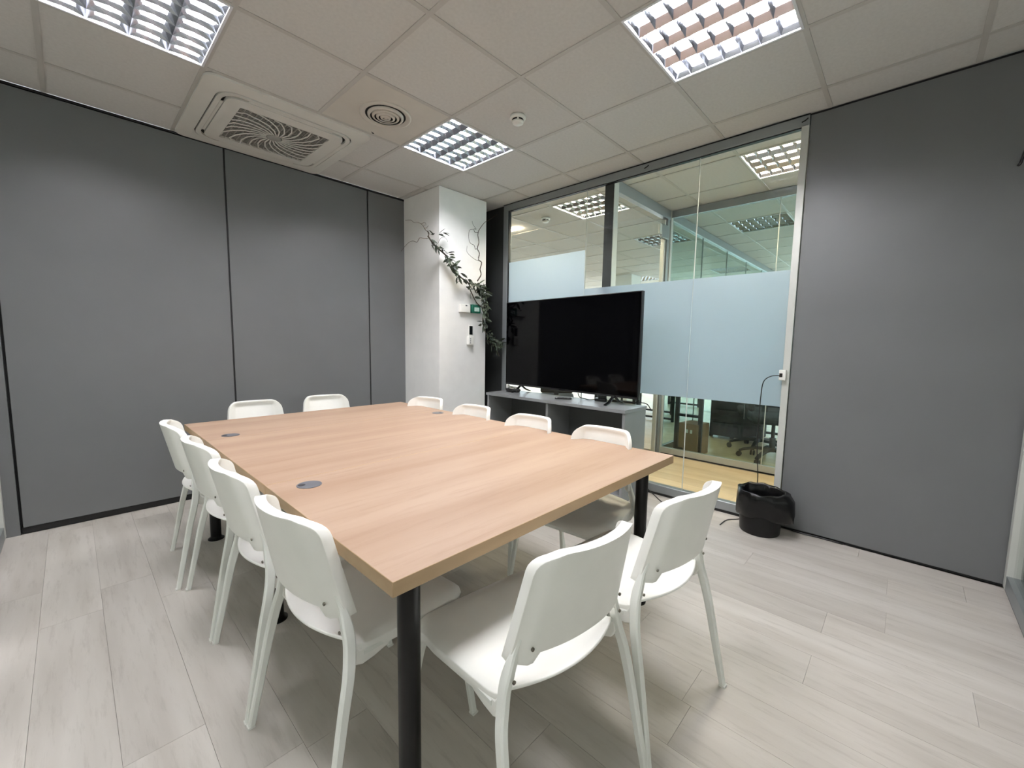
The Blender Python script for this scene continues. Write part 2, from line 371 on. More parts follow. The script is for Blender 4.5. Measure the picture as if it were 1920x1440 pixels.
# ------------------------------------------------------------------ ceiling lamps
def louvre(parent):
    bm = bmesh.new(); a = .288; z0 = 0; z1 = .027; n = 4; m = 7
    px = 2*a/n; py = 2*a/m
    def ridgeY(x, w, yy0, yy1):   # V profile running along Y
        v = [bm.verts.new(p) for p in ((x-w, yy0, z1), (x, yy0, z0), (x+w, yy0, z1), (x-w, yy1, z1), (x, yy1, z0), (x+w, yy1, z1))]
        bm.faces.new((v[0], v[1], v[4], v[3])); bm.faces.new((v[1], v[2], v[5], v[4]))
    for k in range(n+1):
        x = -a+k*px; w = .030 if 0 < k < n else .015
        ridgeY(x, w, -a, a)
    for k in range(m+1):
        y = -a+k*py; w = .013
        for l in range(n):
            xa, xb = -a+l*px, -a+(l+1)*px; xm = (xa+xb)/2
            steps = [xa, xa+px*.25, xm, xb-px*.25, xb]; zb = [z0+.0, z0+.006, z0+.009, z0+.006, z0]
            for (s, t, q1, q2) in zip(steps, steps[1:], zb, zb[1:]):
                v = [bm.verts.new(p) for p in ((s, y-w, z1), (s, y, q1), (s, y+w, z1), (t, y-w, z1), (t, y, q2), (t, y+w, z1))]
                bm.faces.new((v[0], v[3], v[4], v[1])); bm.faces.new((v[1], v[4], v[5], v[2]))
    return obj('louvre', bm, 'mirror', parent)
def lamp_proto(mode):
    r = empty('ceiling_lamp'); a = .297
    bm = bmesh.new()
    for (x0, x1, y0, y1) in ((-a, -a+.011, -a, a), (a-.011, a, -a, a), (-a+.011, a-.011, -a, -a+.011), (-a+.011, a-.011, a-.011, a)):
        box(bm, x0, x1, y0, y1, -.003, .05)
    obj('lamp_frame', bm, 'housing', r)
    obj('lamp_housing', bx(-a, a, -a, a, .085, .09), 'housing', r)
    louvre(r)
    for k in range(4):
        bm = bmesh.new(); x = -.288+(k+.5)*.144
        for s in range(1): tube(bm, [(x, -.275, .041), (x, .275, .041)], .011, 8)
        obj('lamp_tube', bm, {'on': 'tube', 'warm': 'tubewarm', 'off': 'housing'}[mode], r)
    return r
protos = {}
lamp_lab = {(-3, 1): 'lit louvred ceiling lamp, brightest one, at the corner of the air conditioner', (0, 1): 'lit louvred ceiling lamp beside the round air diffuser',
            (0, 4): 'lit louvred ceiling lamp with bluish reflections, nearest the glass wall', (-3, 4): 'louvred ceiling lamp above the place of the camera',
            (3, 1): 'louvred ceiling lamp seen behind the shaded post of the glazing', (3, 4): 'pale pinkish louvred lamp in the corridor ceiling behind the right end of the glass',
            (6, 3): 'louvred lamp seen through the tinted glass of the second office', (11, 1): 'low far louvred lamp above the frosted band behind two glass walls',
            (6, 1): 'louvred lamp behind the hinge of the glass door', (11, -2): 'far louvred lamp in front of the bright strip in the open office', (8, 0): 'far louvred lamp in the open office ceiling',
            (9, 5): 'small far louvred lamp at the right edge of the glazing', (6, -2): 'unlit louvred lamp in the open office',
 (-6, 2): 'added unseen louvred lamp lighting from the side room beyond the left glazing', (-2, 9): 'added unseen louvred lamp lighting from the passage behind the camera', (1, 9): 'added unseen louvred lamp lighting from the passage by the grey panel end'}
for i, j, mode in LAMPS+LAMPS2+[(-6, 2, 'on'), (-2, 9, 'on'), (1, 9, 'on')]:  # last three are unseen, added to light the floor edges through the glazing
    if (i, j) in ((8, 0), (6, -2)): continue
    loc = (GX+T*(i+.5), GY-T*(j+.5), CZ)
    if mode not in protos: o = protos[mode] = lamp_proto(mode)
    else: o = copy_tree(protos[mode])
    o.location = loc; tag(o, lamp_lab[(i, j)], 'lamp', 'louvred ceiling lamps')
    if (i, j) in ((8, 0),): pass
for i, j in ((8, 0), (6, -2)): cell(i, j)

# round diffuser in its metal tile
r = empty('air_diffuser', (GX-.3, GY-.9, CZ)); tag(r, 'round ringed air diffuser in a smooth square ceiling plate', 'vent')
obj('face_plate', bx(-.287, .287, -.287, .287, .0005, .006), 'diff', r)
bm = bmesh.new(); lathe(bm, [(.160, 0), (.160, -.006), (.150, -.010), (.128, -.004), (.124, .0)], 40, caps=False); obj('outer_ring', bm, 'diff', r, smooth=True)
bm = bmesh.new(); lathe(bm, [(.126, -.0015), (0, -.0012)], 32, caps=False); obj('throat', bm, 'darkslot', r)
for q in range(4):
    ro = .112-.026*q
    bm = bmesh.new(); lathe(bm, [(ro, -.002), (ro-.001, -.011-.002*q), (ro-.016, -.017-.002*q), (ro-.017, -.014-.002*q), (ro-.003, -.004)], 36, caps=False); obj('cone_ring', bm, 'diff', r, smooth=True)
bm = bmesh.new(); lathe(bm, [(.0, -.022), (.012, -.02), (.016, -.014), (.014, -.004)], 20, caps=False); obj('centre_cap', bm, 'diff', r, smooth=True)
bm = bmesh.new(); prism(bm, [(.04, .262), (.065, .270), (.07, .279), (.058, .282)], -.001, .0); tag(obj('chipped_spot', bm, 'black', r), 'small black chip in the plate')
# smoke detectors
def detector(name, x, y, lab):
    r = empty(name, (x, y, CZ)); tag(r, lab, 'detector', 'smoke detectors')
    bm = bmesh.new(); lathe(bm, [(.05, .003), (.052, -.012), (.047, -.018)], 28); obj('base', bm, 'white', r, smooth=True)
    bm = bmesh.new(); lathe(bm, [(.036, -.017), (.036, -.030)], 20); obj('sensor_gap', bm, 'black', r)
    bm = bmesh.new(); lathe(bm, [(.038, -.029), (.036, -.040), (.026, -.046), (0, -.048)], 24); obj('cap', bm, 'white', r, smooth=True)
    for k in range(4):
        bm = bmesh.new(); t = PI/4+k*PI/2; x2, y2 = .037*math.cos(t), .037*math.sin(t); box(bm, x2-.004, x2+.004, y2-.004, y2+.004, -.031, -.016); obj('rib', bm, 'white', r)
detector('smoke_detector', 2.06, 1.93, 'white smoke detector on the ceiling tile beside the middle lamp')
detector('smoke_detector', 3.87, 3.16, 'smoke detector on the ceiling seen through the glass')
bm = bx(-.02, .02, -.10, .10, -.012, .004)
o = obj('emergency_light', bm, 'tubewarm', loc=(3.97, 3.76, CZ)); tag(o, 'small bright strip light on the ceiling behind the glass', 'lamp')

# ------------------------------------------------------------------ air-conditioning cassette
ax, ay = 1.077, 3.352
r = empty('air_conditioner', (ax, ay, CZ)); tag(r, 'white ceiling air conditioner cassette with a square swirling grille', 'air conditioner')
def framering(bm, outer, inner, z0, z1, zi=None):
    zi = z0 if zi is None else zi; n = len(outer)
    a = [bm.verts.new((x, y, z0)) for x, y in outer]; b = [bm.verts.new((x, y, zi)) for x, y in inner]
    c = [bm.verts.new((x, y, z1)) for x, y in outer]; d = [bm.verts.new((x, y, z1)) for x, y in inner]
    for k in range(n):
        l = (k+1) % n
        bm.faces.new((a[k], b[k], b[l], a[l])); bm.faces.new((a[k], a[l], c[l], c[k])); bm.faces.new((b[k], d[k], d[l], b[l]))
bm = bmesh.new(); framering(bm, rrect(-.487, .487, -.487, .505, .06, 6), rrect(-.405, .405, -.405, .405, .11, 6), -.012, .002, -.022)
obj('outer_panel', bm, 'acwhite', r)
bm = bmesh.new(); prism(bm, rrect(-.405, .405, -.405, .405, .11, 6), -.012, -.008); obj('recess', bm, 'darkslot', r)
bm = bmesh.new(); framering(bm, rrect(-.398, .398, -.398, .398, .105, 6), rrect(-.372, .372, -.372, .372, .09, 6), -.026, -.01, -.026); obj('middle_rim', bm, 'acwhite', r)
bm = bmesh.new(); framering(bm, rrect(-.352, .352, -.352, .352, .07, 6), rrect(-.272, .272, -.272, .272, .012, 6), -.030, -.01, -.034); obj('grille_frame', bm, 'acwhite', r)
for k in range(4):   # air flaps between rim and grille frame, one per side
    bm = bmesh.new(); box(bm, -.25, .25, -.371, -.356, -.026, -.020)
    e = obj('air_flap', bm, 'acwhite', r); e.rotation_euler = (0, 0, k*PI/2)
obj('grille_back', bx(-.272, .272, -.272, .272, -.020, -.016), 'darkslot', r)
bm = bmesh.new()      # fine mesh of the grille
for k in range(1, 28): box(bm, -.272, .272, -.272+k*.0194-.0032, -.272+k*.0194+.0032, -.028, -.024)
for k in range(1, 16): box(bm, -.272+k*.034-.003, -.272+k*.034+.003, -.272, .272, -.0275, -.0235)
o = obj('grille_mesh', bm, 'acgrey', r); tag(o, kind='stuff')
for k in range(24):   # swirling ribs from the hub to the frame
    t = 2*PI*k/24; pts = []
    for s in range(7):
        f = s/6; rad = .05+.40*f; an = t+.95*(1-f)**1.3*1.0
        x, y = rad*math.cos(an), rad*math.sin(an)
        if max(abs(x), abs(y)) > .270: 
            sc_ = .270/max(abs(x), abs(y)); pts.append((x*sc_, y*sc_, -.033)); break
        pts.append((x, y, -.033))
    if len(pts) > 1:
        bm = bmesh.new(); rectsweep(bm, pts, .005, .008, Vector((0, 0, 1)), .0005); obj('grille_rib', bm, 'acwhite', r)
bm = bmesh.new(); lathe(bm, [(.046, -.030), (.044, -.036), (.03, -.038), (0, -.039)], 32, caps=False); obj('grille_hub', bm, 'acgrey', r, smooth=True)

# ------------------------------------------------------------------ table
t0 = empty('conference_table', (.438, .751, 0), 0); tag(t0, 'large rectangular meeting table with beech top and black round legs', 'table')
TW, TL, TZ, TT = 1.458, 2.33, .710, .036
def tabletop(y0, y1, near=False):
    bm = bmesh.new(); box(bm, 0, TW, y0, y1, TZ-TT, TZ)
    for f in bm.faces: f.material_index = 0 if f.normal.z > .5 else 1
    bm.normal_update()
    for f in bm.faces: f.material_index = 0 if abs(f.normal.z) > .5 else 1
    obj('tabletop', bm, ['table', 'edge'], t0, bevel=.0012, segs=1)
tabletop(0, .838); tabletop(.8395, 1.752); tabletop(1.7535, TL)
def tleg(x, y):
    bm = bmesh.new(); lathe(bm, [(.028, .012), (.028, TZ-TT-.03)], 28); l = obj('leg', bm, 'steelblack', t0, (x, y, 0), smooth=False)
    l.data.shade_smooth(); l.data.set_sharp_from_angle(angle=math.radians(50))
    bm = bmesh.new(); lathe(bm, [(.042, 0), (.042, .005), (.03, .014), (.0285, .02)], 28); obj('leg_foot', bm, 'steelblack', l)
    bm = bmesh.new(); lathe(bm, [(.05, TZ-TT-.028), (.05, TZ-TT)], 24); obj('leg_plate', bm, 'steelblack', l)
for x, y in ((.097, .092), (1.355, .10), (.115, 1.165), (1.35, 1.165), (.108, 2.235), (1.35, 2.235)): tleg(x, y)
for y in (.10, 1.165, 2.235): obj('cross_beam', bx(.13, 1.33, y-.02, y+.02, TZ-TT-.045, TZ-TT-.005), 'steelblack', t0)
for x in (.16, 1.29): obj('side_beam', bx(x-.015, x+.015, .12, 2.21, TZ-TT-.04, TZ-TT-.003), 'steelblack', t0)
tag(obj('bracket', bx(.03, .10, .245, .275, TZ-TT-.026, TZ-TT), 'alulight', t0), 'small light grey bracket under the top')
for x, y, a in ((.112, .742, 2.6), (.118, 1.815, 2.8), (1.352, 1.668, .3)):
    bm = bmesh.new(); lathe(bm, [(.041, TZ-.004), (.041, TZ+.0015), (.038, TZ+.0025), (.0, TZ+.0025)], 32); g = obj('cable_grommet', bm, 'grommet', t0, (x, y, 0))
    bm = bmesh.new(); prism(bm, [(.012*math.cos(k*PI/8)+.026*math.cos(a), .011*math.sin(k*PI/8)+.026*math.sin(a)*.6) for k in range(16)], TZ+.0024, TZ+.003); obj('grommet_slot', bm, 'grommethole', g)

# ------------------------------------------------------------------ chairs
def make_chair():
    c = empty('stacking_chair')
    # backrest shell
    bm = bmesh.new(); nu, nv = 34, 16; zt, rad = .785, .055; sag = .046
    def hw(z): return .188-.029*(z-.536)/.25
    def ys(z): return .084-.062*max(0, (z-.5))/.285
    F_, B_ = [], []
    def smooth(x): x = max(0, min(1, x)); return x*x*(3-2*x)
    for b in range(nv+1):
        r1, r2 = [], []
        for a in range(nu+1):
            u = -1+2*a/nu; u = math.copysign(1-(1-abs(u))**1.5, u); au = abs(u)
            lo = .515 if au > .80 else (.515+(.80-au)/.06*.030 if au > .74 else .545+.005*(1-(au/.74)**2))
            W = hw(zt); d = (au*W)-(W-rad); top = zt if d <= 0 else zt-rad+math.sqrt(max(0, rad*rad-d*d))
            t = b/nv; t = 1-(1-t)**1.25; z = lo+(top-lo)*t
            yb = ys(z)-sag*(1-au**2.2)+.016*smooth((au-.80)/.20)
            th = .009+.021*max(smooth((au-.70)/.16), smooth((t-.86)/.13))
            r1.append(bm.verts.new((u*hw(z), yb, z))); r2.append(bm.verts.new((u*hw(z)*(1-.02*au), yb+th, z-.002*t)))
        B_.append(r1); F_.append(r2)
    for b in range(nv):
        for a in range(nu):
            bm.faces.new((B_[b][a], B_[b+1][a], B_[b+1][a+1], B_[b][a+1])); bm.faces.new((F_[b][a], F_[b][a+1], F_[b+1][a+1], F_[b+1][a]))
        bm.faces.new((B_[b][0], F_[b][0], F_[b+1][0], B_[b+1][0])); bm.faces.new((B_[b][nu], B_[b+1][nu], F_[b+1][nu], F_[b][nu]))
    for a in range(nu):
        bm.faces.new((B_[0][a], B_[0][a+1], F_[0][a+1], F_[0][a])); bm.faces.new((B_[nv][a], F_[nv][a], F_[nv][a+1], B_[nv][a+1]))
    bmesh.ops.recalc_face_normals(bm, faces=bm.faces)
    o = obj('backrest', bm, 'plastic', c)
    bv = o.modifiers.new('bevel', 'BEVEL'); bv.width = .004; bv.segments = 2; bv.limit_method = 'ANGLE'; bv.angle_limit = math.radians(50); o.data.shade_smooth()
    back = o
    # seat
    bm = bmesh.new(); nu, nv = 20, 18; grid = []
    for b in range(nv+1):
        row = []; v = b/nv
        for a in range(nu+1):
            u = -1+2*a/nu; au = abs(u)
            yr = .105-.052*(1-au**2); yf = .488-.045*max(0, (au-.72)/.28)**2.2
            y = yr+(yf-yr)*v; W = .203+.026*min(1, v*1.4)
            z = .441-.010*(1-au**2)*math.sin(PI*min(1, v*1.1)) + .014*(1-min(1, v/.16))**2
            if v > .86: z -= .024*((v-.86)/.14)**2
            if au > .9: z -= .010*((au-.9)/.1)**2
            row.append(bm.verts.new((u*W, y, z)))
        grid.append(row)
    for b in range(nv):
        for a in range(nu): bm.faces.new((grid[b][a], grid[b][a+1], grid[b+1][a+1], grid[b+1][a]))
    # skirt down the two sides and the front
    def skirt(vs, dz, inset):
        prev = None
        for k, v in enumerate(vs):
            d = dz*(1 if 0 < k < len(vs)-1 else .8)
            w2 = bm.verts.new((v.co.x*(1-inset), v.co.y-(.004 if inset == 0 else 0), v.co.z-d))
            if prev: bm.faces.new((prev[0], v, w2, prev[1]))
            prev = (v, w2)
    skirt([grid[b][0] for b in range(nv+1)], .026, .012); skirt([grid[b][nu] for b in range(nv+1)], .026, .012); skirt(grid[nv], .014, 0)
    bmesh.ops.recalc_face_normals(bm, faces=bm.faces)
    o = obj('seat', bm, 'plastic', c); s = o.modifiers.new('solid', 'SOLIDIFY'); s.thickness = .008; s.offset = 0
    bv = o.modifiers.new('bevel', 'BEVEL'); bv.width = .003; bv.segments = 2; bv.limit_method = 'ANGLE'; bv.angle_limit = math.radians(50); o.data.shade_smooth()
    seat = o
    for sx in (-1, 1):
        # rear leg and back post, one bent tube
        pts = smoothpath([(sx*.247, .002, 0), (sx*.238, .030, .14), (sx*.229, .060, .29), (sx*.2215, .080, .375), (sx*.2095, .091, .425), (sx*.1985, .0955, .475), (sx*.1765, .0915, .54), (sx*.166, .083, .58)], 4)
        n = len(pts); dep = [.019+.010*min(1, max(0, p.z/.42))-.010*min(1, max(0, (p.z-.49)/.05)) for p in pts]
        bm = bmesh.new(); rectsweep(bm, pts, .020, dep); lg = obj('leg', bm, 'steelwhite', c)
        lg.data.shade_smooth(); lg.data.set_sharp_from_angle(angle=math.radians(30))
        obj('foot_cap', bx(sx*.247-.0105, sx*.247+.0105, -.0085, .0115, 0, .007), 'white', lg)
        # side cheek joining post and seat
        bm = bmesh.new(); prof = [(.095, .470), (.110, .440), (.120, .425), (.175, .418), (.21, .410), (.205, .395), (.16, .385), (.125, .382), (.103, .392), (.092, .415)]
        a = [bm.verts.new((sx*.196, y, z)) for y, z in prof]; b = [bm.verts.new((sx*.210, y, z)) for y, z in prof]
        bm.faces.new(a); bm.faces.new(b[::-1])
        for k in range(len(prof)): bm.faces.new((a[k], b[k], b[(k+1) % len(prof)], a[(k+1) % len(prof)]))
        bmesh.ops.recalc_face_normals(bm, faces=bm.faces); obj('seat_cheek', bm, 'plastic', seat, bevel=.003)
        # front leg: runs under the seat, then down
        pts = smoothpath([(sx*.203, .13, .413), (sx*.206, .30, .411), (sx*.208, .40, .409), (sx*.212, .435, .385), (sx*.222, .458, .29), (sx*.236, .482, .12), (sx*.246, .497, 0)], 4)
        dep = [.018 if k < 8 else .021 for k in range(len(pts))]
        bm = bmesh.new(); rectsweep(bm, pts, .019, dep); lg = obj('leg', bm, 'steelwhite', c)
        lg.data.shade_smooth(); lg.data.set_sharp_from_angle(angle=math.radians(30))
        obj('foot_cap', bx(sx*.246-.0105, sx*.246+.0105, .486, .508, 0, .007), 'white', lg)
        for zz, yy, xx in ((.560, .060, .162), (.488, .0805, .196)):
            bm = bmesh.new(); lathe(bm, [(.0045, 0), (.0045, .003), (.003, .004)], 10); 
            s2 = obj('screw', bm, 'screw', back); s2.location = (sx*(xx-.004), yy-.004, zz); s2.rotation_euler = (PI/2, 0, 0)
    obj('cross_bar', bx(-.2, .2, .395, .411, .400, .414), 'steelwhite', c)
    obj('cross_bar', bx(-.2, .2, .150, .166, .396, .412), 'steelwhite', c)
    return c
ch = make_chair()
CH_ = [('E', .798, .466, -6.0, 'near end of the table', 'white chair at the near short end, closest to the near black table leg'),
 ('F', 1.297, .413, -5.5, '', 'white chair at the near short end, closest to the waste bin'),
 ('D', .334, 1.165, -86.5, '', 'white chair nearest the camera on the long side opposite the screen'),
 ('C', .323, 1.681, -91.5, '', 'white chair of the long side opposite the screen, second from the near corner'),
 ('B', .324, 2.203, -90, '', 'white chair of the long side opposite the screen, third from the near corner'),
 ('A', .312, 2.733, -95, '', 'farthest white chair of the long side opposite the screen'),
 ('a', .875, 3.345, 176, '', 'white chair at the far short end, in front of the first black wall seam'),
 ('b', 1.375, 3.35, 169, '', 'white chair at the far short end, nearer to the white column'),
 ('r1', 1.925, 2.70, 104, '', 'white chair at the long side facing the screen, beside the white column'),
 ('r2', 1.92, 2.14, 94, '', 'white chair at the long side facing the screen, beside the small cable grommet'),
 ('r3', 1.905, 1.612, 93, '', 'white chair at the long side, directly in front of the middle of the grey cabinet'),
 ('r4', 1.91, 1.118, 94, '', 'white chair at the long side, in front of the right end of the grey cabinet')]
for n, (nm, x, y, a, _, lab) in enumerate(CH_):
    o = ch if n == 0 else copy_tree(ch)
    o.location = (x, y, 0); o.rotation_euler = (0, 0, math.radians(a))
    tag(o, lab, 'chair', 'white stacking chairs around the table')

# ------------------------------------------------------------------ cabinet and television
KX0, KX1, KY0, KY1, KZ = 2.815, 3.175, 1.495, 3.01, .730
r = empty('low_cabinet', (KX0, KY0, 0)); tag(r, 'low grey open cabinet under the television', 'cabinet')
def kb(n, a, b, c_, d, e, f, m='cab', par=None, bv=.0012): 
    bm = bx(a, b, c_, d, e, f)
    for v in bm.verts: v.co -= Vector((KX0, KY0, 0))
    return obj(n, bm, m, par or r, bevel=bv, segs=1)
kb('top_panel', KX0, KX1, KY0, KY1, KZ-.026, KZ)
kb('side_panel', KX0+.012, KX1-.005, KY0+.006, KY0+.028, 0, KZ-.027); kb('side_panel', KX0+.012, KX1-.005, KY1-.028, KY1-.006, 0, KZ-.027)
kb('divider', KX0+.016, KX1-.02, (KY0+KY1)/2-.011, (KY0+KY1)/2+.011, .06, KZ-.027)
kb('back_panel', KX1-.02, KX1-.006, KY0+.029, KY1-.029, .06, KZ-.027, 'cabin')
kb('bottom_panel', KX0+.014, KX1-.02, KY0+.029, KY1-.029, .045, .063); kb('plinth', KX0+.03, KX0+.045, KY0+.029, KY1-.029, 0, .045)
kb('shelf', KX0+.03, KX1-.021, KY0+.029, (KY0+KY1)/2-.012, .34, .358); kb('shelf', KX0+.03, KX1-.021, (KY0+KY1)/2+.012, KY1-.029, .34, .358)
# television: between two points on its plane
pL, pR = Vector((3.115, 3.035, 0)), Vector((3.02, 1.50, 0)); tz0, tz1 = .792, 1.633
dirv = (pR-pL); TVW = dirv.length; ang = math.atan2(dirv.y, dirv.x)
tv = empty('television', (pL.x, pL.y, 0), ang); tag(tv, 'large black flat screen television on splayed feet standing on the grey cabinet', 'television')
# local: +x along the width, screen faces local -y (toward the table)
sgn = 1 if math.sin(ang)*1 < 0 else 1
# normal toward the camera in local coordinates
camloc = Matrix.Rotation(-ang, 3, 'Z') @ (Vector((0, 0, 0))-pL); fr = -1 if camloc.y < 0 else 1
bm = bx(0, TVW, 0, -fr*.035, tz0, tz1); obj('tv_case', bm, 'tvframe', tv, bevel=.004)
obj('screen', bx(.008, TVW-.008, fr*.001, fr*.003, tz0+.018, tz1-.008), 'tv', tv)
obj('tv_back', bx(.25, TVW-.25, -fr*.03, -fr*.06, tz0+.05, tz0+.45), 'tvframe', tv, bevel=.01)
bm = bx(TVW/2-.03, TVW/2+.03, fr*.0, fr*.004, tz0+.004, tz0+.013); obj('badge', bm, 'gloss', tv)
for xs in (.235, TVW-.215):
    for sd in (-1, 1):
        bm = bmesh.new(); ap = Vector((xs, 0, tz0-.002))
        pts = smoothpath([ap+Vector((0, 0, .01)), ap+Vector((sd*.008, sd*.02, -.008)), Vector((xs+sd*.03*0+.0, sd*.07, KZ+.024)), Vector((xs, sd*.125, KZ+.006))], 4)
        rectsweep(bm, pts, .028, .010, Vector((1, 0, 0)), .002); obj('foot', bm, 'gloss', tv)
# things on the cabinet
r = empty('remote_control', (2.985, 2.19, KZ), 0.65); tag(r, 'black remote control lying on the cabinet top under the screen', 'remote')
obj('body', bx(-.021, .021, -.075, .075, .0, .016), 'gloss', r, bevel=.005)
for q in range(5):
    for p in (-.011, 0, .011):
        bm = bmesh.new(); lathe(bm, [(.0035, .016), (.003, .018)], 8); obj('key', bm, 'grommet', r, (p, -.05+q*.02, 0))
r = empty('cable_coil', (3.05, 2.865, KZ)); tag(r, 'coiled black cable with a white plug at the left end of the cabinet top', 'cable')
bm = bmesh.new(); pts = []
for k in range(66):
    t = k*2*PI/16; pts.append((.062*math.cos(t)+.008*math.sin(k*.37), .085*math.sin(t)+.006*math.cos(k*.5), .008+.0075*(k//16)+.004*math.sin(k*.9)))
pts += [(.02, .07, .05), (.0, .06, .062)]
tube(bm, pts, .0052, 6); obj('cord', bm, 'cable', r, smooth=True)
obj('plug', bx(-.03, -.01, .05, .066, .035, .075), 'white', r, bevel=.003)
obj('power_brick', bx(-.05, .03, -.05, .04, .0, .028), 'cable', r, bevel=.006)
r = empty('small_adapter', (3.135, 1.90, KZ), .2); tag(r, 'black adapter with cables behind the television feet on the cabinet', 'adapter')
obj('body', bx(-.02, .02, -.05, .05, 0, .025), 'gloss', r, bevel=.003)
bm = bmesh.new(); tube(bm, smoothpath([(0, .05, .012), (-.02, .09, .006), (.01, .14, .006), (-.01, .19, .02), (.02, .22, .05)]), .004, 6); obj('cord', bm, 'cable', r)
bm = bmesh.new(); tube(bm, smoothpath([(0, -.05, .012), (.01, -.10, .006), (-.01, -.18, .006), (.012, -.26, .008), (.02, -.38, .01), (.05, -.42, -.05)]), .004, 6); obj('cord', bm, 'cable', r)
r = empty('cable_bundle', (2.98, 1.74, .359)); tag(r, 'tangle of black cables on the shelf inside the cabinet', 'cable')
bm = bmesh.new(); tube(bm, smoothpath([(.06*math.cos(k*.9)*(1+.3*math.sin(k*1.7)), .09*math.sin(k*.9), .01+.16*k/18) for k in range(19)], 3), .006, 6); obj('cord', bm, 'cable', r)

# ------------------------------------------------------------------ wall devices on the column (face at y = cy0)
r = empty('white_control_box', (2.735, cy0, 1.555)); tag(r, 'white wall thermostat box on the column beside the green box', 'thermostat')
obj('case', bx(-.066, .066, -.03, -.0005, -.04, .042), 'white', r, bevel=.004)
obj('flap', bx(-.058, .058, -.033, -.030, -.036, .018), 'white', r, bevel=.002)
obj('dial', bx(.0, .02, -.034, -.030, .024, .036), 'grommet', r)
r = empty('green_call_point', (2.868, cy0, 1.560)); tag(r, 'small green emergency call point on the column with a pale window', 'call point')
obj('case', bx(-.056, .056, -.045, -.0005, -.042, .042), 'green', r, bevel=.004)
obj('press_window', bx(-.028, .036, -.048, -.045, -.026, .014), 'greenlabel', r)
r = empty('wall_remote', (2.805, cy0, 1.27)); tag(r, 'white air conditioner remote with dark display in its holder on the column', 'remote')
obj('body', bx(-.022, .030, -.028, -.008, -.055, .125), 'white', r, bevel=.005)
obj('display', bx(-.017, .025, -.030, -.028, .028, .115), 'lcd', r)
obj('holder', bx(-.030, .036, -.036, -.0005, -.075, .012), 'white', r, bevel=.005)
for q in range(3): obj('button', bx(-.012, -.002, -.0385, -.036, -.06+q*.02, -.05+q*.02), 'grommet', r)

# ------------------------------------------------------------------ garland on the column
def onY(px, py, Y):
    d = Fv+Rv*((px-960)/781.72)-Uv*((py-720)/781.72); s = Y/d.y; return Vector((d.x*s, Y, CH+d.z*s))
ga = empty('leafy_garland', (2.75, 3.2, 1.75)); tag(ga, 'dark green leafy garland with curly bare twigs hung across the white column', 'plant')
off = Vector((2.75, 3.2, 1.75))
mainp = [(802, 442), (815, 460), (837, 480), (847, 499), (859, 515), (877, 530), (895, 536), (902, 546), (907, 566), (908, 585), (905, 600), (908, 617), (915, 632), (925, 646), (936, 668)]
sec = [(880, 540), (885, 551), (894, 568), (905, 577)]
third = [(912, 628), (928, 640), (945, 643)]
def p3(l, Y=3.205, wob=.015, rr=random.Random(4)): return [onY(a, b, Y+rr.uniform(-wob, wob))-off for a, b in l]
P1 = smoothpath(p3(mainp)); P2 = smoothpath(p3(sec)); P3 = smoothpath(p3(third))
for P, r0, r1 in ((P1, .0075, .006), (P2, .006, .006), (P3, .004, .003)):
    bm = bmesh.new(); tube(bm, P, r0, 6, r1); obj('branch', bm, 'twig', ga, smooth=True)
twigs = [([(895, 527), (902, 515), (900, 505), (903, 492), (897, 487), (899, 475), (895, 466), (898, 454), (896, 442), (897, 434), (901, 427), (909, 417), (916, 413), (932, 402)], .0065, .002),
 ([(895, 466), (891, 467), (889, 460), (882, 456), (879, 447), (880, 432), (888, 430)], .003, .0015), ([(897, 489), (890, 486), (879, 477), (875, 470), (876, 461)], .0025, .0012),
 ([(896, 436), (890, 435), (889, 429), (893, 430), (887, 421), (885, 414)], .003, .0012),
 ([(804, 447), (803, 436), (797, 430), (794, 424), (790, 420), (784, 417), (776, 417), (771, 413), (760, 413)], .0045, .0015),
 ([(790, 420), (796, 417), (799, 421), (795, 423)], .0022, .0012), ([(796, 428), (800, 427), (803, 423)], .003, .0015),
 ([(802, 447), (795, 447), (787, 446), (782, 454), (776, 452), (769, 453), (760, 461), (752, 471)], .0035, .0013),
 ([(822, 455), (826, 447), (831, 445), (836, 447), (840, 453)], .002, .001), ([(803, 438), (802, 432), (806, 440)], .004, .002)]
for l, a, b in twigs:
    bm = bmesh.new(); tube(bm, smoothpath(p3(l, 3.2, .012), 3), a, 5, b); obj('twig', bm, 'twig', ga, smooth=True)
def leafmesh(L_, W_):
    bm = bmesh.new(); rows = [(0, .0), (.25, .8), (.55, 1.), (.82, .55), (1, 0)]; pv = None
    for t, ww in rows:
        z = -.18*L_*t*t
        cur = [bm.verts.new((0, t*L_, z))] if ww == 0 else [bm.verts.new((-W_*ww, t*L_, z+.25*W_)), bm.verts.new((0, t*L_, z)), bm.verts.new((W_*ww, t*L_, z+.25*W_))]
        if pv:
            if len(pv) == 1: bm.faces.new((pv[0], cur[1], cur[0])); bm.faces.new((pv[0], cur[2], cur[1]))
            elif len(cur) == 1: bm.faces.new((pv[0], pv[1], cur[0])); bm.faces.new((pv[1], pv[2], cur[0]))
            else: bm.faces.new((pv[0], pv[1], cur[1], cur[0])); bm.faces.new((pv[1], pv[2], cur[2], cur[1]))
        pv = cur
    return bm
lf = [obj('leaf', leafmesh(.086, .0135), 'leaf', ga), obj('leaf', leafmesh(.068, .0145), 'leaf', ga), obj('leaf', leafmesh(.054, .012), 'leaf', ga)]
rl = random.Random(12); used = set()
def putleaf(p, dirn, roll):
    k = rl.randrange(3)
    o = lf[k] if k not in used else dup(lf[k], None, ga); used.add(k)
    q = dirn.to_track_quat('Y', 'Z'); o.rotation_mode = 'QUATERNION'; from mathutils import Quaternion
    o.rotation_quaternion = q @ Quaternion((0, 1, 0), roll); o.location = p
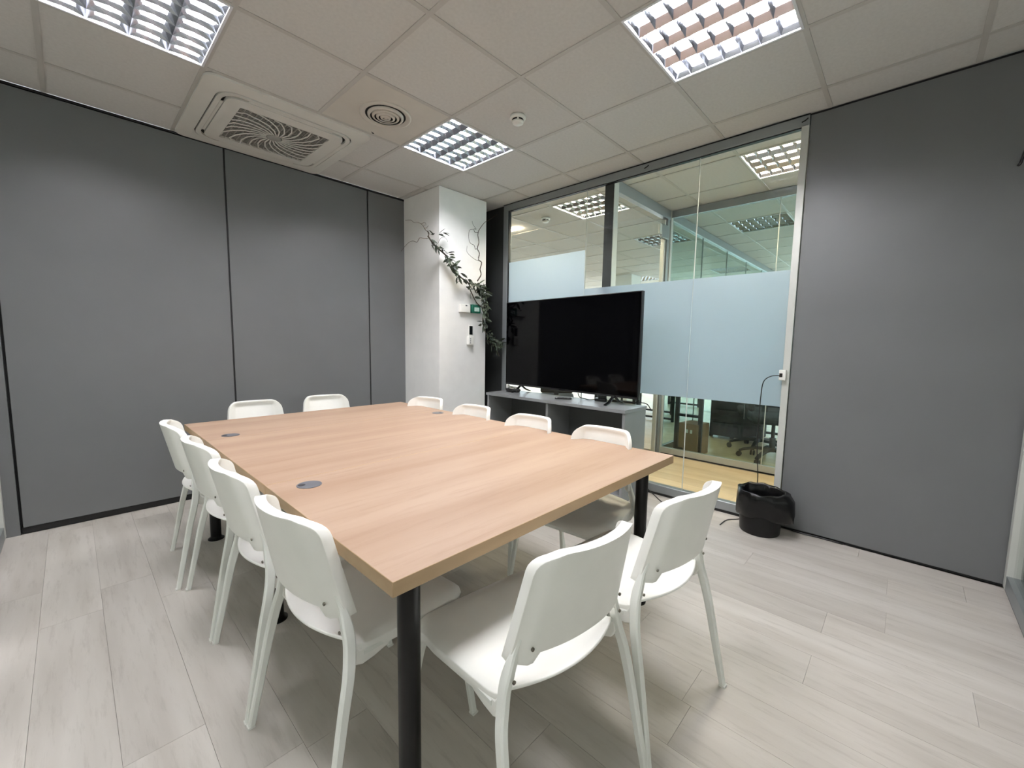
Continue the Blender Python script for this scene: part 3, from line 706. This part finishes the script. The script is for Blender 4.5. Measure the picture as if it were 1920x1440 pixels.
def dress(P, n, a0, a1, spread=.028):
    for _ in range(n):
        f = rl.uniform(a0, a1)*(len(P)-1); i = int(min(f, len(P)-2)); p = P[i].lerp(P[i+1], f-i)
        d = Vector((rl.uniform(-.9, 1.0), rl.uniform(-.75, .12), rl.uniform(-1.15, .55))).normalized()
        s = p+Vector((rl.uniform(-spread, spread), rl.uniform(-.03, .01), rl.uniform(-spread, spread)))
        putleaf(s, d, rl.uniform(-1.5, 1.5))
dress(P1, 34, .02, .18, .022); dress(P1, 62, .18, .5, .035); dress(P1, 66, .42, .62, .045); dress(P1, 50, .62, .97, .035); dress(P3, 26, 0, 1, .03); dress(P2, 8, 0, .5)
for a, b in ((830, 437), (822, 440), (812, 441)):
    for _ in range(3): putleaf(onY(a, b, 3.19)-off, Vector((rl.uniform(-.6, 1), -.3, rl.uniform(-.2, .4))).normalized(), rl.uniform(-1, 1))

# ------------------------------------------------------------------ waste bin
r = empty('waste_bin', (3.085, .628, 0)); tag(r, 'black waste bin lined with a black bag, standing by the grey wall panel', 'bin')
bm = bmesh.new(); lathe(bm, [(.112, 0), (.116, .006), (.134, .272), (.131, .272), (.113, .012), (0, .010)], 36, caps=False); bm.faces.new([v for v in bm.verts if v.co.z < .0001][::-1]); o = obj('bucket', bm, 'bin', r, smooth=True)
bm = bmesh.new(); rb = random.Random(5); seg = 48; rings = []
prof = [(.098, .10), (.118, .22), (.126, .272), (.134, .286), (.1425, .278), (.1455, .24), (.146, .18), (.143, .135), (.137, .118)]
for ri, (rr, zz) in enumerate(prof):
    ring = []
    for k in range(seg):
        t = 2*PI*k/seg; wob = .0035*math.sin(7*t+ri)+.0025*math.sin(13*t+1.7*ri)+rb.uniform(-.0015, .0015)
        dt = math.atan2(math.sin(t+1.75), math.cos(t+1.75)); bul = .045*math.exp(-(dt/.55)**2)*(1 if ri in (5, 6, 7) else (.45 if ri in (4, 8) else 0))
        zw = .003*math.sin(3*t+.6)+.003*math.sin(9*t) if ri in (2, 3, 4) else (0.012*math.sin(2*t+1)+.006*math.sin(6*t) if ri >= 7 else 0)
        zz2 = zz+zw-(.02*math.exp(-(dt/.5)**2) if ri >= 6 else 0)
        R_ = rr+wob+bul; x = R_*math.cos(t); x = min(x, .155)
        ring.append(bm.verts.new((x, R_*math.sin(t), zz2)))
    rings.append(ring)
for a, b in zip(rings, rings[1:]):
    for k in range(seg): bm.faces.new((a[k], a[(k+1) % seg], b[(k+1) % seg], b[k]))
bm.faces.new(rings[0])
obj('bin_bag', bm, 'bag', r, smooth=True)
# charger on the jamb and its cable
r = empty('wall_charger', (XG-.012, .585, 1.035)); tag(r, 'white plug charger on the right upright of the glass frame', 'charger')
obj('body', bx(-.03, -.0005, -.018, .022, -.035, .035), 'white', r, bevel=.005); obj('socket_face', bx(-.034, -.03, .0, .018, -.012, .012), 'gloss', r)
bm = bmesh.new(); tube(bm, smoothpath([(3.205, .603, 1.032), (3.20, .650, 1.024), (3.20, .69, .985), (3.21, .702, .89), (3.21, .704, .74), (3.212, .702, .52), (3.214, .685, .30), (3.215, .70, .12), (3.20, .76, .012), (3.1, .83, .006), (2.98, .84, .006)]), .0032, 6)
o = obj('charger_cable', bm, 'cable', smooth=True); tag(o, 'thin black cable hanging from the white charger down behind the bin', 'cable')
bm = bmesh.new(); tube(bm, smoothpath([(3.10, 1.72, .004+.09), (3.19, 1.60, .10), (3.215, 1.54, .088), (3.205, 1.47, .04), (3.14, 1.35, .006), (2.98, 1.20, .006), (2.70, 1.12, .006)]), .0038, 6)
o = obj('floor_cable', bm, 'cable', smooth=True); tag(o, 'thin black cable running from the cabinet over the bottom rail to the floor', 'cable')
bm = bmesh.new(); tube(bm, smoothpath([(3.232, .47, .006), (3.226, .40, .006), (3.232, .33, .006), (3.23, .2, .006)]), .0045, 6); o = obj('wall_foot_cable', bm, 'cable', smooth=True); tag(o, 'short black cable on the floor against the grey panel beside the bin', 'cable')
# coat hook on the grey panel
bm = bmesh.new(); tube(bm, smoothpath([(3.24, -.338, 2.185), (3.225, -.333, 2.16), (3.222, -.326, 2.125), (3.238, -.322, 2.12)]), .006, 6); o = obj('coat_hook', bm, 'black'); tag(o, 'black hook high on the grey wall panel at the picture edge', 'hook')

# ------------------------------------------------------------------ beyond the glass: corridor, second office, open office
XO = 4.56; YD = 1.985
pt = empty('window_4', (XO, YD, 0)); tag(pt, kind='structure')       # glazing of the second office, along Y
def g4(n, a, b, c_, d, e, f, m, bv=.002):
    bm = bx(a, b, c_, d, e, f)
    for v in bm.verts: v.co -= Vector((XO, YD, 0))
    obj(n, bm, m, pt, bevel=bv)
g4('top_rail', XO-.02, XO+.03, -1.5, YD, CZ-.075, CZ-.002, 'alu'); g4('bottom_rail', XO-.02, XO+.03, -1.5, YD, .012, .075, 'alulight')
g4('floor_gasket', XO-.015, XO+.02, -1.5, YD, 0, .012, 'black', 0)
g4('corner_post', XO-.03, XO+.03, YD-.03, YD+.03, 0, CZ, 'alulight')
for a, b in ((-1.5, -.05), (-.047, .95), (.953, 1.95)): g4('glass_pane', XO, XO+.008, a, b, .075, CZ-.075, 'glassg', 0)
for y in (.9515,): g4('pane_joint', XO-.001, XO+.009, y-.003, y+.003, .075, CZ-.075, 'alulight', 0)
pu = empty('window_5', (XO, YD, 0)); tag(pu, kind='structure')       # glazing continuing away from the corner
def g5(n, a, b, e, f, m, th=.02, bv=.002):
    bm = bx(a-XO, b-XO, -th, th, e, f); obj(n, bm, m, pu, bevel=bv)
g5('top_rail', XO+.03, 10.4, CZ-.09, CZ-.002, 'alu', .03); g5('bottom_rail', XO+.03, 10.4, 0, .07, 'alu')
for k in range(6): g5('glass_pane', XO+.05+.97*k, XO+.05+.97*k+.966, .07, CZ-.09, 'glassg', .004, 0)
for k in range(1, 6): g5('pane_joint', XO+.05+.97*k-.004, XO+.05+.97*k, .07, CZ-.09, 'alu', .006, 0)
dr = empty('door_1', (XG, YD, 0)); tag(dr, kind='structure')         # glazed door partition across the corridor
def gd(n, a, b, c_, d, e, f, m, bv=.002):
    bm = bx(a-XG, b-XG, c_, d, e, f); obj(n, bm, m, dr, bevel=bv)
gd('door_post', XG+.05, XG+.125, -.05, .04, 0, CZ-.002, 'alulight'); gd('post_shade_face', XG+.047, XG+.05, -.045, .04, 0, CZ-.002, 'shadedark', 0)  # thin dark sheet paints the shade on the post's room side
gd('top_rail', XG+.125, XO-.03, -.025, .025, CZ-.10, CZ-.002, 'alu')
gd('door_glass', XG+.16, 4.40, -.004, .004, .03, CZ-.12, 'glass', 0)
gd('door_stile', 4.40, 4.425, -.02, .02, .0, CZ-.12, 'alulight'); gd('door_stile', 4.445, 4.50, -.03, .03, 0, CZ-.1, 'alu')
gd('door_closer', 4.27, 4.42, -.055, -.02, 2.33, 2.47, 'alu', .006); gd('door_closer_arm', 4.22, 4.27, -.05, -.03, 2.36, 2.46, 'alulight')
# outer shell of the office floor with daylight windows and added fill windows
def wallbox(name, a, b, c_, d, e=0, f=CZ+.1, m='plaster'): tag(obj(name, bx(a, b, c_, d, e, f), m), kind='structure')
def facade(name, axis, pos, a, b, sill, head, n, gm='outglass'):
    r = empty(name, (0, 0, 0)); tag(r, kind='structure')
    def g(nm, u0, u1, d0, d1, z0, z1, m):
        obj(nm, bx(pos+d0, pos+d1, u0, u1, z0, z1) if axis == 'x' else bx(u0, u1, pos+d0, pos+d1, z0, z1), m, r)
    g('sill_wall', a, b, 0, .15, 0, sill, 'plaster'); g('head_wall', a, b, 0, .15, head, CZ+.1, 'plaster')
    s = (b-a)/n
    for k in range(n+1): g('pier', a+k*s-.06, a+k*s+.06, 0, .15, sill, head, 'plaster')
    for k in range(n): g('glass_pane', a+k*s+.06, a+(k+1)*s-.06, .06, .068, sill, head, gm)
facade('fill_window_9', 'x', XB-2.6, YB-2.4, YL, .9, 2.45, 4, 'fillglass'); facade('fill_window_10', 'y', YB-2.55, XB-2.6, XG+.1, .9, 2.45, 4, 'fillglass')  # unseen facades behind the camera, added to let in fill light
facade('window_6', 'x', 12.0, -4, 12, .35, 2.45, 9); facade('window_7', 'y', 12.0, XG, 12, .35, 2.45, 5); facade('window_8', 'y', -4.15, XG, 12, .9, 2.45, 5)
wallbox('wall_west', XG-.0, XG+.06, YL+.03, 12)
o = obj('wall_pillar', bx(7.95, 8.35, 4.2, 4.6, 0, CZ), 'plaster'); tag(o, kind='structure')
# cardboard box and desk of the second office
r = empty('cardboard_box', (4.86, 1.70, 0), math.radians(-8)); tag(r, 'brown cardboard box with two small white marks behind the tinted glass', 'box')
obj('box_body', bx(-.13, .13, -.10, .12, 0, .34), 'card', r); obj('flap', bx(-.128, .128, -.098, .005, .341, .346), 'card', r); obj('flap', bx(-.128, .128, .015, .118, .341, .346), 'card', r)
for q in (-.025, .025): tag(obj('printed_mark', bx(-.1315, -.130, q-.013, q+.013, .24, .28), 'white', r), 'white printed square')
def desk(x, y, rz, lab, wd=1.2, dp=.7):
    r = empty('office_desk', (x, y, 0), rz); tag(r, lab, 'desk', 'desks beyond the glass')
    obj('desk_top', bx(0, wd, 0, dp, .70, .725), 'deskwhite', r)
    for a in (.02, wd-.06):
        for b in (.03, dp-.07): obj('leg', bx(a, a+.04, b, b+.04, 0, .70), 'deskblack', r)
        obj('leg_stretcher', bx(a, a+.04, .07, dp-.07, .03, .06), 'deskblack', r); obj('leg_stretcher', bx(a, a+.04, .07, dp-.07, .42, .45), 'deskblack', r)
    return r
desk(4.72, 1.56, 0, 'black legged desk standing behind the tinted glass near the cardboard box', 1.3, .36)
desk(6.5, 1.1, 0, 'desk in the depth of the second office', 1.4, .7); desk(5.2, 2.6, 0, 'desk in the open office behind the glass door', 1.4, .7)
desk(7.2, 2.9, 0, 'desk far off in the open office', 1.4, .7)
def swivel(x, y, rz, lab):
    r = empty('swivel_chair', (x, y, 0), rz); tag(r, lab, 'chair', 'office swivel chairs beyond the glass')
    for k in range(5):
        t = 2*PI*k/5; bm = bmesh.new(); u = Vector((math.cos(t), math.sin(t), 0))
        rectsweep(bm, [u*.02+Vector((0, 0, .125)), u*.15+Vector((0, 0, .12)), u*.27+Vector((0, 0, .085)), u*.31+Vector((0, 0, .065))], .04, [.035, .03, .025, .02], Vector((-u.y, u.x, 0))); l = obj('base_arm', bm, 'deskblack', r)
        bm = bmesh.new()
        for s2 in (-.014, .014):
            c_ = u*.31+Vector((-u.y, u.x, 0))*s2; m4 = []
            for q in range(14):
                an = 2*PI*q/14; m4.append(bm.verts.new(c_+u*.028*math.cos(an)+Vector((0, 0, .028+.028*math.sin(an)))))
            m5 = [bm.verts.new(v.co+Vector((-u.y, u.x, 0))*.012) for v in m4]
            bm.faces.new(m4); bm.faces.new(m5[::-1])
            for q in range(14): bm.faces.new((m4[q], m4[(q+1) % 14], m5[(q+1) % 14], m5[q]))
        obj('castor', bm, 'black', l)
    bm = bmesh.new(); lathe(bm, [(.03, .1), (.03, .25), (.018, .25), (.018, .42)], 16); obj('gas_lift', bm, 'deskblack', r)
    obj('seat', bx(-.24, .24, -.24, .24, .42, .50), 'fabric', r, bevel=.03); 
    obj('backrest', bx(-.22, .22, .22, .28, .55, 1.05), 'fabric', r, bevel=.025); obj('back_bar', bx(-.03, .03, .26, .285, .43, .6), 'deskblack', r)
    return r
swivel(5.12, .98, .4, 'dark swivel chair with star base behind the tinted glass'); swivel(5.55, 1.2, 1.9, 'dark swivel chair deeper in the second office'); swivel(4.75, 3.6, 2.2, 'dark swivel chair in the open office behind the glass door')
swivel(6.55, 3.55, .6, 'dark swivel chair beside a desk in the open office')
def pedestal(x, y, lab):
    r = empty('desk_pedestal', (x, y, 0)); tag(r, lab, 'drawer unit', 'drawer units beyond the glass'); obj('case', bx(0, .42, 0, .55, .04, .58), 'fabric', r)
    for k in range(3): obj('drawer', bx(-.012, 0, .01, .54, .06+k*.17, .22+k*.17), 'fabric', r)
pedestal(5.72, .35, 'dark drawer unit behind the swivel chair of the second office'); pedestal(5.85, 1.28, 'dark drawer unit beside the far desk of the second office')
